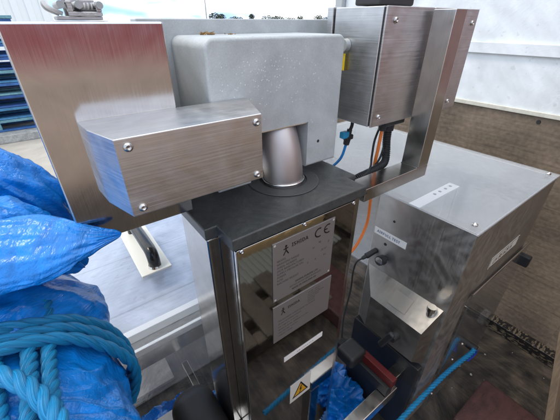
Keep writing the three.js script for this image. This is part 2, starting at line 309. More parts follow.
// column
{
  const c = grp('column', mc);
  mesh('rear_body', box(0.150, 0.488, -1.42, -0.303, 0.397, 0.510, 0.003), M.column, c);
  mesh('front_body', box(0.1715, 0.466, -1.42, -0.303, 0.3505, 0.3965, 0.002), M.column, c);
  mesh('front_panel', box(0.1745, 0.447, -1.40, -0.3035, 0.3445, 0.3500, 0.0012), M.mirror, c);
  for (const [u, y] of [[0.1826, -0.3119], [0.312, -0.3119], [0.4391, -0.3119]]) screw(P(u, y + 0.005, 0.3443), Z, 0.0042, c);
  mesh('edge_trim', box(0.1722, 0.1742, -1.4, -0.304, 0.3436, 0.350, 0.0008), M.chrome, c);
  mesh('bracket', box(0.152, 0.1712, -0.91, -0.888, 0.3725, 0.3965, 0.002), M.chrome, c);
  mesh('base_plate', box(0.06, 0.56, -1.5, -1.421, 0.25, 0.62, 0.004), M.column, c);
}
// cap, raised ring, elbow pipe
{
  const c = mesh('column_cap', prism([[0.168, 0.344], [0.473, 0.344], [0.473, 0.394], [0.497, 0.394], [0.497, 0.518], [0.147, 0.518], [0.147, 0.395], [0.168, 0.395]], -0.3025, -0.28, 0.003), M.cap, mc);
  const ring = new THREE.LatheGeometry([[0.049, 0], [0.073, 0], [0.073, 0.0018], [0.0715, 0.003], [0.049, 0.003]].map(q => new THREE.Vector2(...q)), 64).toNonIndexed(); ring.translate(0.357, EYE - 0.2802, -0.466);
  mesh('seat_ring', ring, M.cap, c);
  const R = 0.19, pts = []; for (let k = 0; k <= 12; k++) { const a = k / 12 * 0.76; pts.push(P(0.357, -0.2795 + R * Math.sin(a), 0.466 + R * (1 - Math.cos(a)))); }
  const cc = new THREE.CatmullRomCurve3([P(0.357, -0.2835, 0.466), ...pts]);
  const e = mesh('elbow_pipe', new THREE.TubeGeometry(cc, 60, 0.040, 40).toNonIndexed(), M.elbow, mc);
  const weld = new THREE.TorusGeometry(0.0412, 0.0022, 8, 60).toNonIndexed(); weld.rotateX(Math.PI / 2); weld.translate(0.357, EYE - 0.2735, -0.466);
  mesh('weld_bead', weld, M.chrome, e);
}
// rating plates and stickers on the column's front panel
{
  const figure = (x, cx, cy, s) => { x.lineWidth = s * 0.16; x.lineCap = 'round'; x.beginPath(); x.arc(cx, cy - s * 0.62, s * 0.16, 0, 7); x.fill(); x.beginPath(); x.moveTo(cx - s * 0.05, cy - s * 0.4); x.lineTo(cx, cy); x.lineTo(cx - s * 0.35, cy + s * 0.6); x.moveTo(cx, cy); x.lineTo(cx + s * 0.35, cy + s * 0.6); x.moveTo(cx - s * 0.32, cy - s * 0.22); x.lineTo(cx + s * 0.26, cy - s * 0.3); x.stroke(); };
  const bg = (x, W, H) => { x.fillStyle = '#948d8b'; x.fillRect(0, 0, W, H); for (let i = 0; i < 2600; i++) { x.fillStyle = `rgba(${rnd() > 0.5 ? '255,255,255' : '60,55,50'},${0.05 * rnd()})`; x.fillRect(rnd() * W, rnd() * H, rr(2, 60), 1); } x.fillStyle = x.strokeStyle = '#26221f'; };
  const t1 = canvasTex(768, 736, (x, W, H) => {
    bg(x, W, H); figure(x, 150, 128, 78);
    x.font = 'bold 60px sans-serif'; x.fillText('ISHIDA', 214, 118);
    x.lineWidth = 15; x.lineCap = 'butt'; x.beginPath(); x.arc(556, 102, 50, 0.35 * Math.PI, 1.65 * Math.PI); x.stroke(); x.beginPath(); x.arc(676, 102, 50, 0.35 * Math.PI, 1.65 * Math.PI); x.stroke(); x.beginPath(); x.moveTo(628, 102); x.lineTo(668, 102); x.stroke();
    x.font = '32px sans-serif';
    ['MODEL', 'WEIGHING RANGE', 'SERIAL NUMBER', 'DATE MANUFACTURED', 'SUPPLY PRESSURE kPa', 'POWER', 'FUSE', 'MACHINE WEIGHT'].forEach((s, i) => x.fillText(s, 46, 236 + i * 41));
    x.fillText('kg', 560, 236); x.fillText('to', 480, 277); x.fillText('g', 690, 277); x.fillText('20 07', 600, 359); x.fillText('V', 420, 441); x.fillText('A', 520, 441); x.fillText('Hz', 640, 441);
    x.font = 'bold 32px sans-serif'; x.textAlign = 'center'; x.fillText('ISHIDA EUROPE LTD', W / 2 + 40, 606); x.font = '27px sans-serif'; x.fillText('KETTLES WOOD DRIVE WOODGATE', W / 2 + 30, 646); x.font = 'bold 30px sans-serif'; x.fillText('MADE IN ENGLAND UK', W / 2 + 10, 690); x.textAlign = 'left';
    x.fillStyle = '#efe9e4'; for (const [a, b] of [[24, 24], [744, 24], [24, 712], [744, 712]]) { x.beginPath(); x.arc(a, b, 13, 0, 7); x.fill(); }
  });
  printed('rating_plate', P(0.3155, -0.3895, 0.3437), X, Y, 0.149, 0.138, 0.0013, t1, mc, { rough: 0.32, metal: 0.55 });
  const t2 = canvasTex(768, 512, (x, W, H) => {
    bg(x, W, H); figure(x, 120, 110, 62); x.font = 'bold 46px sans-serif'; x.fillText('ISHIDA', 176, 110);
    x.font = '19px sans-serif'; for (let k = 0; k < 6; k++) x.fillText(['PAT. NO. 1 546 321', 'U.S. PAT. 4 344 492', 'OTHER PATENTS PENDING', 'IN JAPAN, EUROPE', 'AND OTHER', 'COUNTRIES'][k], 440, 62 + k * 27);
    x.font = '22px sans-serif'; ['THIS EQUIPMENT IS MADE UNDER ONE OR MORE', 'OF THE FOLLOWING PATENTS', 'U.K. 2 088 572   2 116 732', 'FRANCE 81 22 456   GERMANY 31 47 562', 'USA 4 397 364   4 437 527', 'CANADA 1 174 694'].forEach((s, i) => x.fillText(s, 60, 232 + i * 43));
  });
  printed('patent_plate', P(0.3185, -0.5265, 0.3437), X, Y, 0.157, 0.106, 0.0013, t2, mc, { rough: 0.32, metal: 0.55 });
  const t3 = canvasTex(768, 96, (x, W, H) => { x.fillStyle = '#e9e7e4'; x.fillRect(0, 0, W, H); x.fillStyle = '#4a4744'; x.font = '44px sans-serif'; x.fillText('S/N  C E 0 4 7 1 6', 240, 66); });
  printed('serial_label', P(0.3285, -0.6625, 0.3439), X, Y, 0.119, 0.0165, 0.0008, t3, mc, { rough: 0.5 });
  const t4 = canvasTex(512, 512, (x, W, H) => {
    x.fillStyle = '#d9d6d0'; x.fillRect(0, 0, W, H); x.fillStyle = '#15120f'; x.beginPath(); x.moveTo(256, 70); x.lineTo(462, 424); x.lineTo(50, 424); x.closePath(); x.fill();
    x.fillStyle = '#d9a11c'; x.beginPath(); x.moveTo(256, 128); x.lineTo(408, 392); x.lineTo(104, 392); x.closePath(); x.fill();
    x.fillStyle = '#15120f'; x.beginPath(); x.moveTo(268, 180); x.lineTo(222, 296); x.lineTo(258, 288); x.lineTo(238, 372); x.lineTo(226, 352); x.lineTo(230, 392); x.lineTo(266, 372); x.lineTo(252, 372); x.lineTo(300, 262); x.lineTo(264, 270); x.lineTo(296, 190); x.closePath(); x.fill();
    x.fillRect(120, 396, 272, 26);
  });
  printed('warning_label', P(0.325, -0.8315, 0.3439), X, Y, 0.07, 0.082, 0.0008, t4, mc, { rough: 0.5 });
}
// left steel housing and the cover box on its front
{
  mesh('side_housing', box(-0.010, 0.155, -0.272, 0.0005, 0.45, 1.12, 0.0025), M.plate, mc);
  const b = mesh('cover_box', prism([[0.030, 0.4495], [0.0335, 0.405], [0.049, 0.350], [0.231, 0.350], [0.262, 0.430], [0.2665, 0.4495]], -0.196, -0.103, 0.0012), M.box, mc);
  for (const [u, y] of [[0.0617, -0.113], [0.2225, -0.1132], [0.0611, -0.1861], [0.2206, -0.1872]]) screw(P(u, y, 0.3498), Z, 0.0052, b);
  const l = grp('draw_latch', mc), latchSteel = std([0.42, 0.41, 0.40], 0.38, { metalness: 1, bumpMap: grain, bumpScale: 0.0003 });
  mesh('dark_latch_recess', box(0.063, 0.093, 0.0065, 0.0125, 0.492, 0.518, 0.001), M.black, l);  // solid black block standing in for the shaded recess inside the latch
  mesh('latch_base', box(0.045, 0.100, -0.003, 0.0015, 0.485, 0.525, 0.001), latchSteel, l);
  mesh('latch_lever', [box(0.047, 0.096, 0.002, 0.006, 0.490, 0.52, 0.001), box(0.060, 0.096, 0.006, 0.0105, 0.486, 0.489, 0.001), box(0.060, 0.066, 0.0105, 0.021, 0.486, 0.489, 0.001), box(0.090, 0.096, 0.0105, 0.021, 0.486, 0.489, 0.001), box(0.060, 0.096, 0.006, 0.024, 0.521, 0.524, 0.001)], latchSteel, l);
  for (const u of [0.054, 0.072, 0.094]) mesh('latch_pin', cyl(P(u, 0.017, 0.482), P(u, 0.017, 0.528), 0.004, 0.004, 12), latchSteel, l);
  mesh('latch_loop', tube([P(0.054, 0.008, 0.486), P(0.042, 0.014, 0.488), P(0.040, 0.02, 0.505), P(0.042, 0.014, 0.522), P(0.054, 0.008, 0.524)], 0.0022, 40, 8), latchSteel, l);
  mesh('latch_spring', tube(Array.from({ length: 60 }, (_, i) => P(0.062 + i * 0.0005, 0.014 + 0.005 * Math.cos(i * 0.8), 0.505 + 0.005 * Math.sin(i * 0.8))), 0.0012, 200, 6), latchSteel, l);
}
// grey painted housing with its notch, and the flange panel behind
{
  const sh = new THREE.Shape(), w = 0.1405, hh = 0.1193, cr = 0.015;
  sh.moveTo(-w, -hh); sh.lineTo(w, -hh); sh.lineTo(w, hh - cr); sh.absarc(w - cr, hh - cr, cr, 0, Math.PI / 2); sh.lineTo(-w + cr, hh); sh.absarc(-w + cr, hh - cr, cr, Math.PI / 2, Math.PI); sh.closePath();
  const g0 = new THREE.ExtrudeGeometry(sh, { depth: 0.120, bevelEnabled: true, bevelSize: 0.005, bevelThickness: 0.005, bevelOffset: -0.005, bevelSegments: 5, curveSegments: 16 }); g0.translate(0.3467, EYE - 0.1378, -0.575);
  const a = new Brush(g0), b = new Brush(new THREE.BoxGeometry(0.134, 0.2, 0.14)); b.position.set(0.337, EYE - 0.2645, -0.4985); a.updateMatrixWorld(); b.updateMatrixWorld(); const b2 = new Brush(new THREE.BoxGeometry(0.133, 0.16, 0.108)); b2.position.set(0.337, EYE - 0.145, -0.5143); b2.updateMatrixWorld();
  const ev = new Evaluator(); ev.useGroups = false; ev.attributes = ['position', 'normal'];
  let g = ev.evaluate(ev.evaluate(a, b, SUBTRACTION), b2, SUBTRACTION).geometry; g = uvBox(g);
  const h = mesh('grey_housing', g, M.grey, mc);
  mesh('bolt_hole', cyl(P(0.4334, -0.2080, 0.4497), P(0.4334, -0.2080, 0.4518), 0.0032, 0.0032, 14), M.recess, h);
  mesh('notch_lip', box(0.272, 0.4035, -0.1672, -0.1648, 0.4515, 0.4585, 0.0005), M.chrome, h);
  // rain drops standing on the paint
  const drop = new THREE.SphereGeometry(1, 8, 5, 0, Math.PI * 2, 0, Math.PI / 2); drop.rotateX(Math.PI / 2);
  const N = 280, im = new THREE.InstancedMesh(drop, M.droplet, N), mm = new THREE.Matrix4(), q = new THREE.Quaternion(), off = new THREE.Vector3(); mc.getWorldPosition(off);
  for (let i = 0; i < N; i++) { const gx = (rnd() + rnd() + rnd()) / 3 - 0.5, gy = (rnd() + rnd() + rnd()) / 3 - 0.5; let u = i % 4 ? 0.318 + gx * 0.25 : rr(0.22, 0.475), y = i % 4 ? -0.08 + gy * 0.15 : rr(-0.2, -0.03), s = rr(0.0004, 0.0012); if (u > 0.265 && u < 0.41 && y < -0.155) u += u < 0.337 ? -0.075 : 0.075; mm.compose(new THREE.Vector3(u, EYE + y, -0.4502).sub(off), q, new THREE.Vector3(s, s * rr(1, 1.5), s * 0.5)); im.setMatrixAt(i, mm); }
  im.name = 'rain_drops'; im.userData.kind = 'stuff'; mc.add(im);
  const p = mesh('flange_panel', box(0.157, 0.605, -0.272, 0.005, 0.577, 0.607, 0.002), M.grey, mc);
  mesh('rear_case', box(0.157, 0.52, -0.270, -0.002, 0.6085, 1.12, 0.003), M.grey, mc);
  const litter = []; for (const [u, n, s] of [[0.262, 34, 0.016], [0.305, 12, 0.01]]) for (let i = 0; i < n; i++) { const gg = new THREE.BoxGeometry(rr(0.002, 0.006), 0.0009, rr(0.001, 0.003)).toNonIndexed(); gg.rotateX(rr(-1, 1)); gg.rotateZ(rr(-1, 1)); gg.translate(u + (rnd() + rnd() - 1) * s, EYE - 0.0195 + rnd() * 0.005 * (s > 0.012 ? 1 : 0.4), -0.555 + rr(-0.012, 0.012)); litter.push(gg); }
  const lm = mesh('leaf_litter', litter, std([0.22, 0.13, 0.05], 0.9)); lm.userData.kind = 'stuff'; tag(lm, 'brown leaf litter lying on top of the grey housing', 'litter');
}
// U-shaped arm: beam and post
{
  const b = mesh('support_beam', box(0.4735, 0.6965, -0.3185, -0.2895, 0.345, 0.392, 0.0016), M.frame, mc);
  mesh('grub_screw', cyl(P(0.4775, -0.298, 0.3448), P(0.4775, -0.298, 0.3462), 0.0022, 0.0022, 10), M.recess, b);
  mesh('support_post', box(0.6565, 0.6965, -0.2893, 0.021, 0.345, 0.390, 0.0016), M.frame, mc);
  mesh('weld_seam', tube([P(0.6562, -0.2890, 0.347), P(0.6562, -0.2890, 0.390)], 0.0013, 20, 6), M.chrome, mc);
}
// pneumatic cabinets
{
  const c = grp('control_cabinet', mc);
  mesh('cabinet_body', box(0.531, 0.6775, -0.187, 0.0245, 0.4085, 0.525, 0.002), M.cabinet, c);
  mesh('gasket', box(0.533, 0.6755, -0.185, 0.0225, 0.4045, 0.4083, 0.0005), M.black, c);
  mesh('cabinet_door', box(0.531, 0.6785, -0.187, 0.0245, 0.4005, 0.4043, 0.0012), M.door, c);
  mesh('rear_cover', box(0.528, 0.6775, -0.187, 0.026, 0.5285, 0.545, 0.002), M.cabinet, c);
  for (const [u, y] of [[0.5575, 0.0031], [0.5508, -0.1674]]) screw(P(u, y, 0.4003), Z, 0.0055, c, 'quarter_turn_lock');
  const c2 = grp('side_cabinet', mc);
  mesh('cabinet_body', box(0.6825, 0.862, -0.188, 0.0245, 0.4085, 0.525, 0.002), M.cabinet, c2);
  mesh('cabinet_door', box(0.6815, 0.862, -0.188, 0.0245, 0.4005, 0.4055, 0.0012), M.door, c2);
  for (const [u, y] of [[0.8405, -0.0019], [0.8212, -0.1695]]) screw(P(u, y, 0.4003), Z, 0.0055, c2, 'quarter_turn_lock');
  for (const y of [0.0135, -0.0818, -0.1813]) mesh('hinge_knuckle', [cyl(P(0.680, y - 0.0055, 0.3985), P(0.680, y + 0.0005, 0.3985), 0.0034, 0.0034, 12), cyl(P(0.680, y + 0.0012, 0.3985), P(0.680, y + 0.0065, 0.3985), 0.0034, 0.0034, 12)], M.chrome, c2);
  mesh('top_module', box(0.545, 0.650, 0.0265, 0.055, 0.43, 0.49, 0.004), M.black, c);
  const k = mesh('selector_knob', cyl(P(0.5305, -0.040, 0.487), P(0.519, -0.040, 0.487), 0.0125, 0.0115, 24), std([0.42, 0.43, 0.42], 0.4, { metalness: 0.4 }), c);
  mesh('yellow_flag', box(0.5225, 0.5255, -0.086, -0.054, 0.482, 0.4925, 0.001), M.yellow, k);
  mesh('pneumatic_tail', tube([P(0.565, -0.188, 0.478), P(0.5655, -0.205, 0.478), P(0.562, -0.218, 0.480)], 0.0038, 20, 10), M.black, c);
  mesh('push_fitting', [cyl(P(0.562, -0.214, 0.480), P(0.559, -0.232, 0.481), 0.0062, 0.0062, 12), cyl(P(0.559, -0.232, 0.481), P(0.557, -0.25, 0.482), 0.0085, 0.007, 12), box(0.548, 0.572, -0.238, -0.226, 0.474, 0.488, 0.003)], M.black, c);
  mesh('blue_release_lever', box(0.537, 0.556, -0.232, -0.217, 0.474, 0.488, 0.002), M.blueFit, c);
  const gl = mesh('cable_gland', [box(0.602, 0.672, -0.202, -0.1875, 0.412, 0.47, 0.004), cyl(P(0.622, -0.2, 0.435), P(0.622, -0.216, 0.435), 0.010, 0.009, 14), cyl(P(0.652, -0.2, 0.44), P(0.652, -0.222, 0.44), 0.014, 0.013, 16)], M.black, c);
}
// loose lines from the cabinet
tag(mesh('blue_air_hose', tube([P(0.557, -0.249, 0.482), P(0.553, -0.285, 0.49), P(0.545, -0.34, 0.53), P(0.53, -0.5, 0.6), P(0.52, -0.62, 0.62)], 0.0034, 60, 10), M.blueTube), 'thin blue air hose hanging from the fitting under the cabinet', 'hose');
tag(mesh('orange_cable', tube([P(0.622, -0.212, 0.435), P(0.622, -0.26, 0.437), P(0.628, -0.33, 0.445), P(0.645, -0.42, 0.45), P(0.645, -0.5, 0.45), P(0.605, -0.565, 0.45), P(0.56, -0.60, 0.46), P(0.52, -0.68, 0.48), P(0.50, -0.8, 0.47)], 0.0042, 120, 10), M.orange), 'orange cable hanging from the cabinet behind the steel beam', 'cable');
{
  const path = new THREE.CatmullRomCurve3([P(0.652, -0.215, 0.44), P(0.655, -0.25, 0.44), P(0.656, -0.275, 0.436), P(0.645, -0.298, 0.428), P(0.61, -0.306, 0.424), P(0.54, -0.318, 0.43), P(0.49, -0.36, 0.46)]), gs = [], n = 62;
  for (let i = 0; i < n; i++) { const t = i / (n - 1), g = new THREE.TorusGeometry(0.0078, 0.0022, 7, 16).toNonIndexed(); g.applyQuaternion(new THREE.Quaternion().setFromUnitVectors(Z, path.getTangentAt(t))); g.translate(...path.getPointAt(t).toArray()); gs.push(g); }
  gs.push(new THREE.TubeGeometry(path, 80, 0.0074, 12).toNonIndexed());
  tag(mesh('corrugated_conduit', gs, M.black), 'black corrugated conduit dropping from the cabinet onto the steel beam', 'conduit');
  tag(mesh('black_cable', tube([P(0.640, -0.2, 0.45), P(0.635, -0.25, 0.46), P(0.62, -0.285, 0.45), P(0.585, -0.30, 0.425), P(0.55, -0.312, 0.42), P(0.50, -0.35, 0.44)], 0.0028, 60, 8), M.black), 'thin black cable between the blue air hose and the orange cable', 'cable', 'thin black cables beside the conduit');
  tag(mesh('black_cable', tube([P(0.660, -0.2, 0.455), P(0.662, -0.25, 0.45), P(0.640, -0.29, 0.44), P(0.59, -0.312, 0.432), P(0.53, -0.34, 0.45)], 0.0028, 60, 8), M.black), 'thin black cable tucked behind the corrugated conduit', 'cable', 'thin black cables beside the conduit');
}

// ---------------------------------------------------------------- conveyor under its clear lid, behind the column
{
  const c = thing('guarded_conveyor', 'white belt conveyor under a clear acrylic lid behind the column', 'conveyor', null, P(0.1, -1.5, 0.9));
  const beltMap = tex(1024, 1024, (i, j) => { const a = tileBlot(i, j, 1024, 1.6, 41), f = fbm(i / 170, j / 14, 6, 4), g = fbm(i / 30, j / 30, 9, 3), m = j % 340 < 5 ? -0.12 : 0; return 0.88 + 0.22 * (a - 0.5) + 0.10 * f - (g > 0.3 ? 0.06 : 0) + m; }, true, 1.1);
  const l = mesh('acrylic_lid', box(-0.62, 0.718, -0.786, -0.78, 0.522, 1.62, 0.0015), M.acrylic, c);
  mesh('conveyor_belt', box(-0.62, 0.718, -0.87, -0.852, 0.80, 1.6, 0.006), std([0.54, 0.58, 0.66], 0.4, { map: beltMap }), c);
  mesh('guide_rail', box(-0.62, 0.718, -0.85, -0.818, 0.765, 0.79, 0.002), M.white, c);
  mesh('guide_rail', box(-0.62, 0.718, -0.85, -0.825, 0.705, 0.716, 0.002), M.white, c);
  mesh('side_plate', box(-0.62, 0.718, -0.93, -0.852, 0.72, 0.785, 0.002), M.frame, c);
  mesh('side_plate', box(-0.62, 0.718, -0.95, -0.84, 1.605, 1.62, 0.002), M.frame, c);
  for (const u of [-0.55, 0.66]) for (const v of [0.76, 1.58]) mesh('leg', box(u - 0.02, u + 0.02, -1.5, v < 1 ? -0.932 : -0.952, v - 0.02, v + 0.02, 0.003), M.frame, c);
  mesh('cross_tube', box(-0.45, 0.145, -1.04, -1.0, 0.555, 0.595, 0.003), M.white, c);
  for (const u of [-0.44, 0.12]) mesh('bracket', box(u, u + 0.02, -1.03, -1.01, 0.597, 0.73, 0.002), M.frame, c);
  mesh('motor_cover', new RoundedBoxGeometry(0.118, 0.40, 0.25, 6, 0.05).toNonIndexed().translate(0.087, EYE - 1.06, -0.435), M.black, c);
  const h = grp('lid_handle', c);
  mesh('handle_plate', box(0.105, 0.212, -0.779, -0.771, 0.952, 1.30, 0.002), std([0.74, 0.72, 0.64], 0.45), h);
  mesh('grip', tube([P(0.162, -0.770, 0.985), P(0.162, -0.735, 0.987), P(0.162, -0.717, 1.0), P(0.160, -0.708, 1.05), P(0.158, -0.706, 1.14), P(0.157, -0.709, 1.22), P(0.157, -0.72, 1.255), P(0.157, -0.770, 1.26)], 0.0215, 90, 18), M.blackShiny, h);
  for (const v of [0.985, 1.26]) mesh('grip_foot', cyl(P(0.16, -0.771, v), P(0.16, -0.762, v), 0.024, 0.021, 24), M.chrome, h);
}

// ---------------------------------------------------------------- reject bin with clear lid
{
  const b = thing('reject_bin', 'stainless reject bin with a clear lid beside the truck wall', 'bin', null, P(0.99, -1.5, 0.5));
  const lid = mesh('acrylic_lid', box(0.719, 1.272, -0.426, -0.42, 0.196, 1.05, 0.0015), M.hazyAcrylic, b);
  for (const [u, v] of [[0.752, 0.222], [1.245, 0.222], [1.245, 0.9]]) screw(P(u, -0.4195, v), Y, 0.0075, lid);
  mesh('inlet_panel', box(0.724, 0.728, -1.32, -0.4265, 0.2, 0.474, 0.001), M.bin, b);
  mesh('side_panel', box(0.7285, 1.262, -0.722, -0.4265, 0.200, 0.204, 0.001), M.bin, b);
  mesh('side_post', box(0.7285, 0.862, -1.32, -0.7225, 0.200, 0.204, 0.001), M.bin, b);
  mesh('far_panel', box(1.258, 1.262, -0.72, -0.4265, 0.2045, 1.04, 0.001), M.bin, b);
  mesh('rear_panel', box(0.7285, 1.2575, -0.72, -0.4265, 1.036, 1.04, 0.001), M.bin, b);
  mesh('chute_floor', box(0.7285, 1.2575, -0.716, -0.71, 0.2045, 1.035, 0.001), M.bin, b);
  mesh('clear_guard', box(0.7235, 0.7275, -0.77, -0.4265, 0.478, 1.04, 0.001), M.acrylic, b);
  const st = mesh('hole_strip', box(0.94, 1.215, -0.556, -0.548, 0.455, 0.497, 0.001), M.white, b);
  for (const u of [1.15, 1.185, 1.11, 1.075]) mesh('strip_hole', cyl(P(u, -0.5479, 0.478), P(u, -0.5470, 0.478), 0.006, 0.006, 12), M.recess, st);
  for (const u of [0.945, 1.205]) mesh('strip_support', box(u, u + 0.008, -0.7098, -0.5562, 0.46, 0.492, 0.001), M.frame, st);
  const dr = mesh('clear_door', box(0.864, 1.300, -1.335, -0.7, 0.1905, 0.1955, 0.0012), new THREE.MeshPhysicalMaterial({ color: new THREE.Color(0.6, 0.6, 0.6), roughness: 0.06, transmission: 0.92, thickness: 0, ior: 1.5 }), b);
  mesh('door_hinge', cyl(P(0.864, -0.70, 0.192), P(1.30, -0.70, 0.192), 0.004, 0.004, 10), M.frame, dr);
  mesh('door_latch', box(1.285, 1.312, -0.80, -0.755, 0.165, 0.2, 0.005), M.black, dr);
  mesh('door_knob', cyl(P(1.075, -1.10, 0.1905), P(1.075, -1.10, 0.155), 0.014, 0.016, 18), M.black, dr);
  for (const [u, y] of [[0.885, -1.25], [0.91, -1.2], [0.96, -1.1], [1.0, -1.04]]) screw(P(u, y, 0.1903), Z, 0.006, dr);
  const tl = canvasTex(512, 96, (x, W, H) => { x.fillStyle = '#d6d2c8'; x.fillRect(0, 0, W, H); x.strokeStyle = x.fillStyle = '#191715'; x.lineWidth = 8; x.strokeRect(6, 6, W - 12, H - 12); x.font = 'bold 64px sans-serif'; x.fillText('LH 86 629 H', 44, 72); });
  const nm = printed('name_label', P(1.03, -0.618, 0.1992), X, Y, 0.2, 0.042, 0.0012, tl, b, { rough: 0.4 });
  const ta = canvasTex(512, 110, (x, W, H) => { x.fillStyle = '#e6e4e0'; x.fillRect(0, 0, W, H); x.fillStyle = '#3f4e78'; x.font = 'bold 58px sans-serif'; x.fillText('AIRFULL TEST', 44, 76); });
  printed('test_label', P(0.7234, -0.5555, 0.415), new THREE.Vector3(0, 0, 1), Y, 0.112, 0.024, 0.0008, ta, b, { rough: 0.5 });
  const FX = new THREE.Vector3(-1, 0, 0);
  mesh('panel_hole', cyl(P(0.7239, -0.498, 0.412), P(0.7232, -0.498, 0.412), 0.004, 0.004, 12), M.recess, b);
  mesh('panel_hole', cyl(P(0.7239, -0.588, 0.425), P(0.7232, -0.588, 0.425), 0.005, 0.005, 12), M.recess, b);
  const kb = mesh('valve_knob', [cyl(P(0.724, -0.636, 0.414), P(0.708, -0.636, 0.414), 0.010, 0.010, 16), cyl(P(0.708, -0.634, 0.414), P(0.690, -0.630, 0.414), 0.0165, 0.0155, 10)], M.black, b);
  mesh('knob_cap', cyl(P(0.690, -0.630, 0.414), P(0.6885, -0.630, 0.414), 0.0125, 0.0125, 20), M.chrome, kb);
  mesh('plug_connector', [cyl(P(0.724, -0.628, 0.452), P(0.690, -0.642, 0.462), 0.0085, 0.0095, 14), cyl(P(0.690, -0.642, 0.462), P(0.676, -0.648, 0.466), 0.007, 0.005, 12)], M.black, b);
  // wedge-topped valve housing on the inlet panel
  const w = mesh('valve_housing', hull([[0.7235, -0.688, 0.209], [0.655, -0.745, 0.220], [0.655, -0.872, 0.221], [0.7235, -0.93, 0.209], [0.7235, -0.693, 0.470], [0.655, -0.746, 0.396], [0.655, -0.880, 0.396], [0.7235, -0.94, 0.470]]), steel('h', 0.5, [0.46, 0.44, 0.41]), b);
  const nx = P(0.655, -0.745, 0.3).sub(P(0.7235, -0.69, 0.3)).normalize(), nn = new THREE.Vector3(0, 0, 1).cross(nx).negate();   // slope direction
  printed('blank_sticker', P(0.686, -0.7183, 0.315), new THREE.Vector3(0, 0, 1), nx.clone().negate(), 0.06, 0.05, 0.0006, canvasTex(64, 64, (x, W, H) => { x.fillStyle = '#8f8a82'; x.fillRect(0, 0, W, H); }), w, { rough: 0.5, metal: 0.85 });
  mesh('plunger', [cyl(P(0.700, -0.708, 0.232), P(0.700, -0.690, 0.232), 0.0095, 0.0095, 16), cyl(P(0.700, -0.690, 0.232), P(0.700, -0.676, 0.232), 0.0125, 0.0125, 16)], M.chrome, w);
  const lv = mesh('lever_knob', [cyl(P(0.655, -0.815, 0.285), P(0.630, -0.815, 0.285), 0.014, 0.012, 16), new RoundedBoxGeometry(0.014, 0.085, 0.02, 3, 0.006).toNonIndexed().rotateX(0.35).translate(0.626, EYE - 0.828, -0.298)], M.black, w);
  mesh('added_black_cover', box(0.700, 0.7238, -1.33, -0.944, 0.207, 0.472, 0.004), M.black, b);  // black band below the housing, added this tall to block the blue reflection
  // base frame
  mesh('base_bar', box(0.60, 0.632, -1.03, -0.99, 0.24, 0.46, 0.002), M.black, b);
  mesh('red_strip', box(0.612, 0.634, -0.989, -0.955, 0.235, 0.40, 0.002), M.red, b);
  mesh('frame_tube', box(0.44, 0.66, -1.08, -1.032, 0.235, 0.275, 0.003), M.frame, b);
  mesh('frame_tube', box(0.6335, 0.722, -1.03, -0.985, 0.245, 0.28, 0.003), M.frame, b);
  mesh('frame_leg', box(0.44, 0.48, -1.5, -1.0805, 0.235, 0.275, 0.003), M.frame, b);
  mesh('frame_leg', box(1.2, 1.24, -1.5, -0.7225, 0.98, 1.02, 0.003), M.frame, b);
  mesh('frame_leg', box(0.7285, 0.7685, -1.5, -1.321, 0.2045, 0.2445, 0.003), M.frame, b);
  mesh('clamp_block', new RoundedBoxGeometry(0.075, 0.05, 0.07, 4, 0.012).toNonIndexed().translate(0.59, EYE - 0.962, -0.385), M.black, b);
}
tag(mesh('plug_lead', tube([P(0.677, -0.648, 0.466), P(0.665, -0.66, 0.475), P(0.660, -0.70, 0.48), P(0.655, -0.78, 0.475), P(0.62, -0.88, 0.46), P(0.60, -0.95, 0.44)], 0.003, 60, 8), M.black), 'black lead plugged into the bin beside the test label', 'cable');

